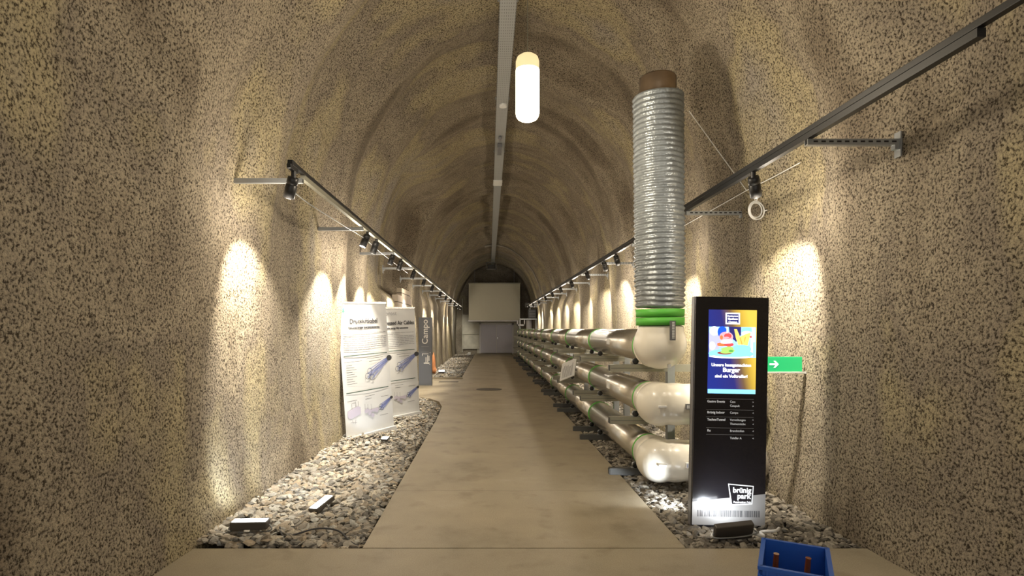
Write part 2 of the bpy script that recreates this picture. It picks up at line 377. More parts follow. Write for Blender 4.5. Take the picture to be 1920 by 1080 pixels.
stones('gravel', [(p[0], min(p[1], 7.4)) for p in LB], 4200, .040, .070, M['stone'], 'grey broken slate gravel between left wall and concrete path, in front of banners', rise=riseL)
stones('gravel', [(-2.28, 7.3), (-.965, 7.3)] + LB[2:], 5000, .032, .055, M['stone'], 'pale broken slate gravel under and behind the two white banners', rise=riseL)
stones('gravel', [(-2.28, 18.46), (-.94, 18.46), (-.94, 36.5), (-2.28, 36.5)], 6500, .035, .06, M['stone'], 'brightly lit gravel along far left wall beyond the cross passage')
RB = [(1.475, 4.19), (2.86, 4.19), (2.86, 9), (1.475, 9)]
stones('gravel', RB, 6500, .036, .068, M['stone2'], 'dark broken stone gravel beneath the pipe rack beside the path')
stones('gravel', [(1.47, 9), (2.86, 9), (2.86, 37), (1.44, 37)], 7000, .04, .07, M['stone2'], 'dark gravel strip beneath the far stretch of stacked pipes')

# floor covers
b = MB(); b.cyl((0, 15.06, 0), (0, 15.06, .006), .31, 40); b.lathe([(0, .34), (.004, .34)], (0, 15.06, 0), (0, 0, 1), 40)
tag(b.build('manhole_cover', M['iron']), 'round dark cast iron cover set in the middle of the path', 'manhole cover')
b = MB()
for k in range(10): b.box((-1.5+k*.055, 17.1, .001), (-1.46+k*.055, 17.35, .006))
b.box((-1.52, 17.08, .0005), (-.93, 17.37, .003)); tag(b.build('drain_grate', M['iron']), 'dark slotted drain grate in floor near gravel curb', 'drain')

# ------------------------------------------------------------------ lights helper
def spot_light(name, loc, target, power, col, ang, blend, rad, parent=None):
    l = bpy.data.lights.new(name, 'SPOT'); l.energy = power; l.color = col; l.spot_size = R(ang); l.spot_blend = blend; l.shadow_soft_size = rad
    o = bpy.data.objects.new(name, l); C.objects.link(o); o.location = loc
    o.rotation_euler = (Vector(target)-Vector(loc)).to_track_quat('-Z', 'Y').to_euler()
    if parent: o.parent = parent
    return o

# ------------------------------------------------------------------ pendant
def pendant(x, y, label, power):
    r = empty('pendant_lamp', (x, y, 3.37)); tag(r, label, 'lamp', )
    MB().lathe([(0, .02), (.0, .065), (.010, .082), (.028, .094), (.05, .099), (.42, .099)], (0, 0, 0), (0, 0, 1), 36).build('lamp_shade', M['lampglass'], r)
    MB().lathe([(.42, .099), (.49, .099), (.525, .088), (.545, .06), (.552, .02)], (0, 0, 0), (0, 0, 1), 36).build('lamp_cap', M['lampcap'], r)
    MB().cyl((0, 0, .55), (0, 0, 2.52), .004, 8).build('cord', M['beam'], r)
    l = bpy.data.lights.new('lamp_bulb', 'POINT'); l.energy = power; l.color = WARM; l.shadow_soft_size = .12
    o = bpy.data.objects.new('lamp_bulb', l); C.objects.link(o); o.location = (0, 0, -.14); o.parent = r
    return r
pendant(72/F*4.8, 4.8, 'glowing warm white cylindrical pendant lamp hanging on a cord from the vault', P_PEND)

# ------------------------------------------------------------------ cable tray
ct = empty('cable_tray', (.235, 0, 5.6)); tag(ct, 'long galvanised perforated cable tray running beneath the crown of the tunnel', 'cable tray')
MB().box((-.105, -1.5, 0), (.105, 35.0, .004)).build('tray_bottom', M['tray'], ct)
for s_ in (-1, 1): MB().box((s_*.105-.003, -1.5, .0), (s_*.105+.003, 35.0, .06)).build('tray_side', M['galv'], ct)
for k in range(12):
    y = 1+3*k; b = MB(); b.box((-.13, y, .06), (.13, y+.04, .09)); b.cyl((0, y+.02, .09), (0, y+.02, .6), .006, 6); b.build('hanger', M['galv'], ct)
b = MB(); b.lathe([(0, .05), (-.0, .068), (.03, .07), (.045, .07)], (.25, 10.1, 5.552), (0, 0, 1), 28); tag(b.build('smoke_detector', M['white']), 'round white detector fixed under the ceiling cable tray', 'smoke detector')
b = MB(); b.box((.18, 12.2, 5.5), (.28, 12.75, 5.597), bev=.01); b.box((.20, 11.75, 5.54), (.26, 11.95, 5.597), bev=.01); tag(b.build('junction_box', M['plate']), 'dark grey box under cable tray beyond the white detector', 'electrical box')
b = MB(); b.box((.115, 15.2, 5.56), (.355, 15.7, 5.597), bev=.005); tag(b.build('junction_box', M['white']), 'cream box spanning the underside of cable tray', 'electrical box')
pj = empty('projector', (.12, 32.6, 5.02)); tag(pj, 'dark framed projector hung at far end of cable tray', 'projector')
MB().box((-.3, -.2, 0), (.3, .2, .04)).box((-.3, -.2, .36), (.3, .2, .40)).box((-.3, -.2, 0), (-.26, .2, .4)).box((.26, -.2, 0), (.3, .2, .4)).build('cage', M['darkbeam'], pj)
MB().box((-.2, -.16, .05), (.22, .16, .27), bev=.02).build('body', M['black'], pj)
MB().cyl((0.05, 0, .40), (.05, 0, .58), .03).build('bracket', M['galv'], pj)

# ------------------------------------------------------------------ tracks, brackets and spots
TZ = 2.95
for side, x, y0 in (('left', -1.61, 4.6), ('right', 2.17, 2.2)):
    t = empty('lighting_track', (x, y0, TZ)); tag(t, 'long black lighting track on brackets along the %s wall' % side, 'lighting track')
    L_ = 33.5-y0
    MB().box((-.019, 0, -.018), (.019, L_, .018), bev=.003).build('rail', M['black'], t)
    q = 1 if side == 'left' else -1
    b = MB(); b.box((-.02, .30, -.062), (.02, L_, -.022)); b.build('support_channel', M['beam'] if q > 0 else M['black'], t)
    MB().box((-.022, -.01, -.022), (.022, .06, .022), bev=.003).build('end_cap', M['black'], t)
def make_bracket():
    r = empty('wall_bracket')
    b = MB(); b.box((-.02, -.02, -.02), (.62, .02, -.016)); b.box((-.02, -.02, -.016), (.62, -.016, .02)); b.box((-.02, .016, -.016), (.62, .02, .02)); b.build('arm', M['galv'], r)
    b = MB()
    for k in range(11): b.box((.02+k*.053, -.0205, -.004), (.05+k*.053, -.0198, .008))
    b.build('slot', M['black'], r)['kind'] = 'stuff'
    MB().box((.60, -.03, -.10), (.61, .03, .07)).box((.57, -.02, -.05), (.60, .02, -.02)).build('wall_plate', M['galv'], r)
    reg(r); return r
br0 = make_bracket(); used = False
for side, x, ys_, sg in (('left', -1.61, [4.85+2.33*k for k in range(12)], -1), ('right', 2.17, [3.85+2.35*k for k in range(13)], 1)):
    for k, y in enumerate(ys_):
        o = br0 if not used else copy_tree(br0); used = True
        o.location = (x, y, TZ-.085); o.rotation_euler = (0, 0, PI if sg < 0 else 0)
        tag(o, 'grey steel bracket arm under the %s lighting track, %s from the front' % (side, ORD[k]), 'bracket', 'brackets carrying the %s lighting track' % side)
AIM = []
def make_spot(tilt, lit):
    r = empty('track_spotlight')
    MB().box((-.018, -.09, -.055), (.018, .09, -.018), bev=.004).build('adapter', M['black'], r)
    MB().cyl((0, .02, -.055), (0, .02, -.11), .02, 16).build('neck', M['black'], r)
    Mx = Matrix.Translation((0, .02, -.10)) @ Matrix.Rotation(tilt[1], 4, 'X') @ Matrix.Rotation(tilt[0], 4, 'Y')
    ax = (Mx.to_3x3() @ Vector((0, 0, -1)))
    b = MB(); o0 = Vector((0, .02, -.10)); b.lathe([(0, .035), (.004, .044), (.055, .046), (.058, .041), (.064, .041), (.067, .046), (.175, .046), (.178, .040), (.160, .038)], o0, ax, 24)
    hd = b.build('head', M['black'], r)
    b = MB(); b.cyl(o0+ax*.172, o0+ax*.1745, .0385, 24); b.build('lens', M['lens'] if lit else M['lens'], hd)
    p = o0+ax*.18
    spot_light('spot_beam', p, p+ax, P_SPOT, (1, .90, .74), 74, .6, .03, r)
    l = bpy.data.lights.new('ceiling_fill', 'POINT'); l.energy = P_FILL; l.color = (1, .88, .72); l.shadow_soft_size = .06  # added bare fill light below each head, brightens the vault
    q = bpy.data.objects.new('ceiling_fill', l); C.objects.link(q); q.location = p+ax*.12; q.parent = r
    reg(r); return r
for side, x, ys_, tl, aim in (('left', -1.61, [4.65, 7.5, 8.1, 9.5, 10.4, 12.2, 14.2, 16.3, 19.0, 21.5, 24.2, 27, 30, 32.7], (R(20), 0), [.8, -.4, .3, .2, .6]),  # last left spot is an added one, to throw light on the end wall
                         ('right', 2.17, [4.64, 7.45, 9.7, 10.7, 12.6, 15, 17.3, 19.6, 22, 25, 28.2, 31], (R(-21), 0), [1.2, .9, 1.5, 1.8, 1.9, 1.4])):
    used = False; s0 = make_spot(tl, True)
    for k, y in enumerate(ys_):
        o = s0 if not used else copy_tree(s0); used = True; o.location = (x, y, TZ)
        o.rotation_euler = (0, 0, 0); AIM.append((o, 3.2 if y > 32 else aim[k] if k < len(aim) else aim[-1]))
        tag(o, 'black cylindrical spotlight on the %s track, %s from the front' % (side, ORD[k]), 'spotlight', 'spotlights on the %s track' % side)

# swing each head forward along its track
bpy.context.view_layer.update()
for o, a in AIM:
    Mx = Matrix.Translation((0, .02, -.10)) @ Matrix.Rotation(math.atan2(a, 2.0), 4, 'X') @ Matrix.Translation((0, -.02, .10))
    for ch in [c for c in C.objects if c.parent == o and c.name.split('.')[0] in ('head', 'spot_beam', 'ceiling_fill')]:
        ch.matrix_local = Mx @ ch.matrix_local

# cables
def curve_pts(pts, n=12):
    pts = [Vector(p) for p in pts]; out = []
    for i in range(len(pts)-1):
        p0, p1, p2, p3 = pts[max(i-1, 0)], pts[i], pts[i+1], pts[min(i+2, len(pts)-1)]
        for k in range(n):
            t = k/n; out.append(.5*((2*p1)+(p2-p0)*t+(2*p0-5*p1+4*p2-p3)*t*t+(3*p1-p0-3*p2+p3)*t**3))
    return out+[pts[-1]]
b = MB(); b.tube(curve_pts([(-1.74, 4.85, 2.83), (-1.68, 5.3, 2.77), (-1.66, 6.4, 2.78), (-1.65, 7.5, 2.80), (-1.70, 9, 2.80), (-1.72, 12, 2.78)]), .005, 8)
tag(b.build('power_cable', M['galv']), 'thin grey cable slung below the left lighting track', 'cable')
def on_lining(px, py, off=.03):
    """where the sight line through a measured point meets the rock surface, a little in front of it"""
    cx, a, bb = (WL+WR)/2, (WR-WL)/2, CROWN-SPR; y = 2.0; u = (px-917)/F; v = (617-py)/F
    while y < 32:
        x, z = u*y, EYE+v*y
        i = min(range(28, len(PR)), key=lambda k: (PR[k][0]-x)**2+(PR[k][1]-z)**2)
        d = disp(arc[i], PR[i][0], PR[i][1], y)
        if (x-PR[i][0])*PR[i][2]+(z-PR[i][1])*PR[i][3] > d-off: break
        y += .02
    return Vector((u*y, y, EYE+v*y))
def wall_cable(pix, mt, lab, r=.005):
    pts = []
    for (a, b_), (c_, d_) in zip(pix[:-1], pix[1:]):
        for k in range(10): pts.append(on_lining(a+(c_-a)*k/10, b_+(d_-b_)*k/10))
    pts.append(on_lining(*pix[-1])); sm_ = [pts[0]]+[(pts[i-1]+pts[i]*2+pts[i+1])/4 for i in range(1, len(pts)-1)]+[pts[-1]]
    b = MB(); b.tube(sm_, r, 8); return tag(b.build('power_cable', mt), lab, 'cable')
wall_cable([(1500, 305), (1452, 331), (1400, 357), (1340, 391), (1200, 470)], M['white'], 'thin pale cable running along right wall behind the black track')
wall_cable([(1399, 356), (1350, 288), (1292, 208)], M['white'], 'thin pale cable slanting up the right side of vault')
b = MB(); c0 = on_lining(1418, 396, .10)
for k in range(5):
    rr = .085+.008*(k % 3)-.004*k; off = .010*(k-2)
    b.tube([c0+Vector((rr*.95*math.cos(2*PI*j/36), off+rr*.25*math.cos(2*PI*j/36), rr*math.sin(2*PI*j/36)))+Vector((0, 0, .004*k)) for j in range(37)], .006, 8)
b.tube(curve_pts([c0+Vector((0, 0, .08)), c0+Vector((0, -.02, .14)), c0+Vector((0, .03, .19))]), .005)
b.tube(curve_pts([c0+Vector((0, .0, .08)), c0+Vector((0, .03, .13)), c0+Vector((0, .06, .18))]), .005)
b.tube(curve_pts([c0+Vector((.08, 0, 0)), c0+Vector((.12, -.02, .01)), c0+Vector((.14, .0, -.03)), c0+Vector((.16, .02, -.05))]), .006)
tag(b.build('cable_coil', M['white']), 'coiled white cable hanging on right wall below the spotlight', 'cable')

# ------------------------------------------------------------------ pipes
PX, PRAD = 1.75, .18; PZ = (1.42, .842, .27)
JY = [6.2]+[8.95+2.75*k for k in range(9)]
def remesh(o, vox=.014, it=8):
    a = o.modifiers.new('remesh', 'REMESH'); a.mode = 'VOXEL'; a.voxel_size = vox; a.use_smooth_shade = True
    s_ = o.modifiers.new('smooth', 'SMOOTH'); s_.iterations = it; s_.factor = .6
for row, z in enumerate(PZ):
    nm = ('top', 'middle', 'bottom')[row]
    r = empty('pipeline', (PX, 6.2, z)); tag(r, 'stainless steel pipe run with green joint bands and ivory elbow, %s of the stacked three' % nm, 'pipe', 'stacked pipe runs beside the path')
    for k, y in enumerate(JY):
        ye = JY[k+1] if k+1 < len(JY) else 33.2
        if ye <= y: continue
        MB().lathe([(0, .165), (.0, PRAD), (ye-y-.012, PRAD), (ye-y-.012, .165)], (0, y-6.2+.006, 0), (0, 1, 0), 48).build('pipe_segment', M['steel'], r)
        MB().lathe([(0, PRAD), (.0, PRAD+.007), (.034, PRAD+.007), (.034, PRAD)], (0, y-6.2-.017, 0), (0, 1, 0), 48).build('joint_band', M['green'], r)
    b = MB()
    if row == 0:
        b.lathe([(-.02, .16), (0, .186), (.10, .2), (.20, .235)], (0, -.01, 0), (0, -1, 0), 40)
        b.sphere((-.01, -.42, .03), (.262, .27, .258)); b.cyl((-.01, -.44, .02), (-.01, -.44, .215), .225, 40)
    else:
        b.lathe([(-.02, .16), (0, .186), (.12, .2), (.24, .215)], (0, -.01, 0), (0, -1, 0), 40)
        b.sphere((-.03, -.43, 0), (.225, .24, .225)); b.sphere((.12, -.46, 0), (.26, .22, .215)); b.cyl((.0, -.46, 0), (.35, -.46, 0), .205, 40)
    e = b.build('elbow', M['ivory'], r); remesh(e)
    if row == 0:
        MB().box((-.0, -.712, .07), (.055, -.70, .26)).build('label_plate', M['plate'], e)
        b = MB()
        for k in range(11): b.box((.02, -.7135, .09+k*.015), (.044, -.712, .098+k*.015))
        b.build('plate_print', M['white'], e)
        MB().box((.015, -.60, -.20), (.05, -.575, -.165), bev=.004).build('lug', M['white'], e)
    else:
        MB().box((.16, -.70, -.02), (.38, -.672, .03)).build('label_plate', M['plate'] if row == 1 else M['white'], e)
        b = MB()
        for k in range(14): b.box((.17+k*.0145, -.7015, -.012), (.17+k*.0145+random.uniform(.005, .011), -.70, .02))
        b.build('plate_print', M['white'] if row == 1 else M['inkblue'], e)
        MB().box((-.10, -.685, -.01), (-.02, -.635, .012), bev=.005).build('lug', M['white'], e)
        MB().box((-.235, -.50, -.015), (-.20, -.44, .055), bev=.008).build('lug', M['white'], e)
        MB().lathe([(0, .2), (0, .217), (.05, .217), (.05, .2)], (.32, -.46, 0), (1, 0, 0), 40).build('joint_band', M['green'], r)
        MB().cyl((.36, -.46, 0), (.99, -.46, 0), .18, 40).build('pipe_segment', M['steel'], r)
    b = MB(); b.box((-.045, .7, .1715), (-.0, .78, .187)) if row == 2 else b.box((-.19, 1.2, -.02), (-.175, 1.34, .05))
    b.build('sticker', M['white'], r)
# rack frames
def make_frame():
    r = empty('pipe_support')
    MB().box((1.96, -.042, -.03), (2.04, .042, 1.30)).build('post', M['galv'], r)
    for zt, mt in ((1.21, 'beam'), (.635, 'beam'), (.07, 'darkbeam')):
        b = MB(); b.box((1.33, -.04, zt-.078), (2.35, .04, zt)); cb = b.build('crossbeam', M[mt], r)
        b = MB(); b.box((1.32, -.032, zt-.07), (1.3305, .032, zt-.008)); b.build('end_cap', M['darkbeam'], cb)
        MB().box((1.34, -.0415, zt-.043), (1.958, -.0398, zt-.037)).build('slot', M['darkbeam'], cb)
        for sx in (-1, 1):
            b = MB(); cx = PX+sx*.135; b.box((cx-.045, -.03, zt), (cx+.045, .03, zt+.008)); b.cyl((cx-.005, -.028, zt+.036), (cx-.005, .028, zt+.036), .028, 16); sd = b.build('roller', M['galv'], r)
            b = MB(); b.lathe([(0, .012), (0, .034), (.006, .034), (.006, .012)], (cx-.005, -.036, zt+.036), (0, 1, 0), 18); b.build('bushing', M['black'], sd)
    reg(r); return r
f0 = make_frame()
fy = [6.27]
for J in JY[1:]: fy += [J-.70, J-.02]
for k, y in enumerate(fy):
    o = f0 if k == 0 else copy_tree(f0); o.location = (0, y, 0)
    tag(o, 'steel pipe support frame under the three pipes, %s from the front' % ORD[k], 'support frame', 'support frames along the pipe stack')
# info plaque
r = empty('info_plaque', (1.44, 10.3, .86), (0, 0, 0)); tag(r, 'small tilted white information plaque mounted beside the middle pipe', 'sign')
Mq = Matrix.Scale(1.25, 4) @ Matrix.Rotation(R(-38), 4, 'Y') @ Matrix.Rotation(R(22), 4, 'X') @ Matrix.Rotation(R(-30), 4, 'Z')
MB().box((-.12, -.20, 0), (.12, .20, .012), Mq).build('board', M['white'], r)
b = MB()
for k in range(9): b.box((-.09+k*.02, -.17, .0125), (-.081+k*.02, .05+.1*random.random(), .0135), Mq)
b.build('board_print', M['inkgrey'], r)
MB().cyl((0, 0, -.01), (.16, .25, .02), .014).box((.05, .1, -.02), (.19, .3, .0), None).build('arm', M['black'], r)

# ------------------------------------------------------------------ flexible duct
r = empty('flexible_duct', (1.735, 5.76, 1.635), (0, R(-.5), 0)); tag(r, 'tall silver corrugated duct rising from top pipe elbow with green collar', 'duct')
prof = []
H0, H1 = .18, 2.33; n = 42
for k in range(n):
    z = H0+(H1-H0)*k/n; dz = (H1-H0)/n; w_ = .232 if z > .5 else .225+.01*z
    for t, q in ((0, 0), (.2, .012), (.5, .022), (.8, .012)): prof.append((z+t*dz, w_+q+.004*noise.noise(Vector((k*1.3, t, 0)))))
b = MB(); b.lathe(prof, (0, 0, 0), (0, 0, 1), 64)
b.v = [tuple(Vector(v)+Vector((.006*noise.noise(Vector((v[0]*9, v[1]*9, v[2]*7))), .006*noise.noise(Vector((v[1]*9, v[0]*9, v[2]*7+5))), .010*noise.noise(Vector((v[0]*5, v[1]*5, v[2]*2)))))) for v in b.v]
b.build('corrugated_sleeve', M['foil'], r)
for z in (0, .085):
    b = MB(); b.lathe([(0, .222), (0, .236), (.078, .240), (.078, .222)], (0, 0, z+.002), (0, 0, 1), 56); b.box((-.24, -.10, z+.01), (-.15, .06, z+.07)) if False else None
    b.build('green_collar', M['green'], r)
MB().lathe([(0, .18), (.10, .182), (.20, .182), (.22, .172), (.22, .16)], (0, 0, H1-.03), (0, 0, 1), 48).build('pipe_stub', M['brass'], r)

# ------------------------------------------------------------------ kiosk
ky = 4.63; kx = 1.654
K = empty('information_kiosk', (kx, ky, -.01), (0, R(1.05), 0)); tag(K, 'tall black information kiosk with a lit advertising screen standing on gravel', 'kiosk')
KW, KH, KD = .596, 1.877, .10
MB().box((0, .012, 0), (KW, KD, KH), bev=.004).build('housing', M['blackgloss'], K)
MB().box((-.004, .02, 0), (.0, .075, KH)).build('side_trim', M['plate'], K)
MB().box((0, 0, .0), (KW, .012, KH), bev=.002).build('front_panel', M['blackgloss'], K)
MB().add([(.0, -.002, .015), (KW, -.002, .015), (KW, -.002, .275), (0, -.002, .205), (.0, 0, .015), (KW, 0, .015), (KW, 0, .275), (0, 0, .205)], [(0, 1, 2, 3), (7, 6, 5, 4), (0, 4, 5, 1), (2, 6, 7, 3), (1, 5, 6, 2), (3, 7, 4, 0)]).build('lower_panel', M['kioskgrey'], K)
KM = lambda u, v, d=.003: Matrix.Translation((u, -d, v)) @ Matrix.Rotation(PI/2, 4, 'X')
def KU(px, py): 
    v = (985-py)/229.8; return ((px-1297-8*(v/1.87))/229.8, v+.01)
# screen
def screen_mat():
    m = bpy.data.materials.new('screen_gradient'); m.use_nodes = True; t = m.node_tree; b = t.nodes['Principled BSDF']; L = t.links.new
    tc = t.nodes.new('ShaderNodeTexCoord'); sp = t.nodes.new('ShaderNodeSeparateXYZ'); L(tc.outputs['Object'], sp.inputs[0])
    a = t.nodes.new('ShaderNodeMath'); a.operation = 'MULTIPLY_ADD'; a.inputs[1].default_value = 2.6; a.inputs[2].default_value = -.27; L(sp.outputs[0], a.inputs[0])
    zz = t.nodes.new('ShaderNodeMath'); zz.operation = 'MULTIPLY_ADD'; zz.inputs[1].default_value = .55; zz.inputs[2].default_value = -.80; L(sp.outputs[2], zz.inputs[0])
    ad = t.nodes.new('ShaderNodeMath'); ad.operation = 'ADD'; L(a.outputs[0], ad.inputs[0]); L(zz.outputs[0], ad.inputs[1])
    r_ = ramp(t, [(.0, (.012, .022, .17)), (.42, (.02, .02, .13)), (.62, (.13, .075, .04)), (.80, (.42, .27, .035)), (1, (.62, .42, .06))]); L(ad.outputs[0], r_.inputs[0])
    L(r_.outputs[0], b.inputs['Emission Color']); b.inputs['Emission Strength'].default_value = 1.0; b.inputs['Base Color'].default_value = (.01, .01, .01, 1); b.inputs['Roughness'].default_value = .2
    return m
u0, v1 = KU(1329, 580); u1, v0 = KU(1416, 737)
SC = MB().box((u0, -.0035, v0), (u1, 0, v1)).build('screen', screen_mat(), K)
E = {k: emi('screen_'+k, c, s_) for k, c, s_ in [('cyan', (.22, .72, .85), 1), ('sky', (.30, .55, .95), 1), ('deep', (.01, .08, .75), 1), ('navy', (.02, .02, .12), 1), ('lilac', (.40, .40, .85), 1),
     ('white', (1, 1, 1), 1), ('red', (.60, .07, .07), 1), ('pink', (.75, .32, .36), 1), ('orange', (.80, .16, .05), 1), ('lettuce', (.32, .68, .12), 1), ('leaf', (.08, .30, .06), 1), ('fry', (.85, .55, .13), 1), ('fryd', (.62, .33, .06), 1), ('bar', (.22, .62, .92), 1), ('brown', (.25, .05, .05), 1), ('pale', (.62, .75, .95), 1)]}
def flat(polys, name):
    b = MB(); mats = []
    for i, (mk, pts) in enumerate(polys):
        if mk not in mats: mats.append(mk)
        b.mi = mats.index(mk); q = []
        for (px, py) in pts: u, v = KU(px, py); q.append((min(max(u, u0+.001), u1-.001), v))
        d = .0038+.00012*i
        b.add([(u, -d, v) for u, v in q], [tuple(range(len(q)))])
    b.build(name, [E[m_] for m_ in mats], SC)
def ell(cx, cy, a, b_, n=22, w=0): return [(cx+a*math.cos(2*PI*k/n)*(1+w*math.sin(5*k)), cy+b_*math.sin(2*PI*k/n)*(1+w*math.cos(7*k))) for k in range(n)]
def rc(a, b_, c, d): return [(a, d), (c, d), (c, b_), (a, b_)]
pic = [('sky', rc(1329, 612, 1417, 669)), ('lilac', rc(1329, 624, 1348, 662)), ('pale', ell(1339, 620, 9, 9)), ('lilac', ell(1342, 640, 9, 12)), ('pale', ell(1335, 648, 6, 8)), ('deep', ell(1354, 622, 9, 11)), ('navy', [(1366, 612), (1389, 612), (1389, 626), (1380, 640), (1368, 630)]),
       ('cyan', ell(1400, 618, 10, 6)), ('pale', ell(1400, 624, 11, 5)), ('white', rc(1407, 632, 1411, 668)), ('pale', rc(1409, 612, 1415, 640)), ('cyan', ell(1370, 662, 42, 9)), ('white', ell(1368, 668, 38, 3)), ('cyan', ell(1370, 662, 41, 6.5)), 
       ('brown', ell(1358, 661, 14, 3)), ('fry', [(1376, 616), (1381, 616), (1387, 630), (1400, 624), (1407, 622), (1405, 632), (1401, 647), (1384, 647), (1379, 632)]), ('fryd', [(1386, 632), (1388, 631), (1392, 645), (1390, 646)]), ('fryd', [(1396, 630), (1398, 630), (1395, 645), (1393, 645)]), ('fry', [(1390, 628), (1393, 627), (1396, 644), (1393, 645)]),
       ('cyan', ell(1390, 653, 18, 8)), ('lettuce', ell(1364, 656, 14, 6.5, w=.18)), ('leaf', ell(1370, 657, 5, 2)), ('lettuce', ell(1360, 655, 8, 3, w=.2)), ('orange', ell(1355, 645, 12, 4, w=.1)), ('red', ell(1366, 645, 9, 4)), ('pale', ell(1362, 640, 12, 4, w=.15)),
       ('pink', ell(1361, 631, 13, 10)), ('red', ell(1364, 629, 7, 5)), ('orange', ell(1352, 632, 3, 4)), ('pink', ell(1362, 632, 5, 1.5)), ('white', ell(1363, 638, 10, 2.6, w=.1)), ('white', rc(1361.5, 612, 1363.5, 624)), ('red', ell(1407, 630, 2, 2))]
flat(pic, 'burger_picture')
flat([('bar', rc(1326.5, 729, 1416, 737))], 'footer_bar')
def frame_poly(name, quad, tmm, mt, parent, d=.005, dep=.003):
    b = MB(); n = len(quad); c = (sum(p[0] for p in quad)/n, sum(p[1] for p in quad)/n)
    inn = []
    for p in quad:
        v = Vector((p[0]-c[0], p[1]-c[1])); inn.append((p[0]-math.copysign(tmm, v.x), p[1]-math.copysign(tmm, v.y)))
    vs = [(u, -d, v) for u, v in quad]+[(u, -d, v) for u, v in inn]
    b.add(vs, [(i, (i+1) % n, n+(i+1) % n, n+i) for i in range(n)]); return b.build(name, mt, parent)
lq = [KU(1360, 607), KU(1387, 607), KU(1387, 585.5), KU(1360, 585.5)]
b = MB(); b.add([(u, -.0042, v) for u, v in lq], [(0, 1, 2, 3)]); b.build('emblem', E['navy'], SC)
frame_poly('emblem_frame', lq, .011, E['white'], SC, .0048)
def ktext(s, px, py, size, mt, name, par, align='LEFT', bold=.0, xs=1.0, d=.0055):
    u, v = KU(px, py); return text_mesh(s, size, mt, name, par, KM(u, v, d), align, bold, 1.0, xs)
ktext('Restaurant', 1373.5, 593, .020, E['white'], 'emblem_lettering', SC, 'CENTER', .0003)
ktext('Gasthaus', 1373.5, 598.5, .022, E['white'], 'emblem_lettering', SC, 'CENTER', .0008)
ktext('Campo', 1373.5, 604.5, .024, E['white'], 'emblem_lettering', SC, 'CENTER', .0008)
ktext('Unsere hausgemachten', 1370.5, 686, .0345, E['white'], 'screen_lettering', SC, 'CENTER', .0012)
ktext('Burger', 1370.5, 696.5, .050, E['white'], 'screen_lettering', SC, 'CENTER', .0018)
ktext('sind ein Volltreffer!', 1370.5, 707, .034, E['white'], 'screen_lettering', SC, 'CENTER', .0012)
for py, a, c_, e_ in [(753, 'Gastro Events', 'Casa', '>'), (760.5, None, 'Catapult', '>'), (773.5, 'Brünig Indoor', 'Campo', '<'), (787, 'TechnoTunnel', 'Verwaltungen', '^'), (794.5, None, 'Themenstube', '<'), (807.5, 'Rx', 'Brandstollen', '<'), (821, None, 'TeleBar A', '<')]:
    if a: ktext(a, 1325.5, py+1, .0265, M['kiosktext'], 'directory_lettering', K, bold=.0006, xs=.95)
    ktext(c_, 1368, py+1, .0255, M['kiosktext'], 'directory_lettering', K, xs=.9); ktext(e_, 1410, py+1, .022, M['kiosktext'], 'directory_lettering', K)
b = MB()
for py in (747, 767.5, 781, 801.5, 814):
    a, v = KU(1324, py); c_, _ = KU(1413, py); b.box((a, -.0025, v-.0012), (c_, -.0, v+.0012))
b.build('directory_lines', M['inkgrey'], K)
lq = [KU(1370, 946), KU(1410, 944), KU(1413, 909), KU(1364.5, 905.5)]
MB().add([(u, -.0035, v) for u, v in lq], [(0, 1, 2, 3)]).build('logo_panel', M['blackgloss'], K)
frame_poly('logo_frame', lq, .009, M['kiosktext'], K, .0045)
ktext('brünig', 1390.5, 922, .060, M['kiosktext'], 'logo_lettering', K, 'CENTER', .0022, .98); ktext('park', 1394, 933, .060, M['kiosktext'], 'logo_lettering', K, 'CENTER', .0022)
ktext('Faszination Fels', 1391, 941.5, .023, M['kiosktext'], 'logo_lettering', K, 'CENTER', .0006)
b = MB(); px = 1307
while px < 1424:
    a, v = KU(px, 968); _, v2 = KU(px, 956); w_ = random.choice([.003, .005, .004]); b.box((a, -.0035, v), (a+w_, -.002, v2)); px += random.choice([2.0, 2.4, 3.0])
b.build('printed_strip', M['ink'], K)

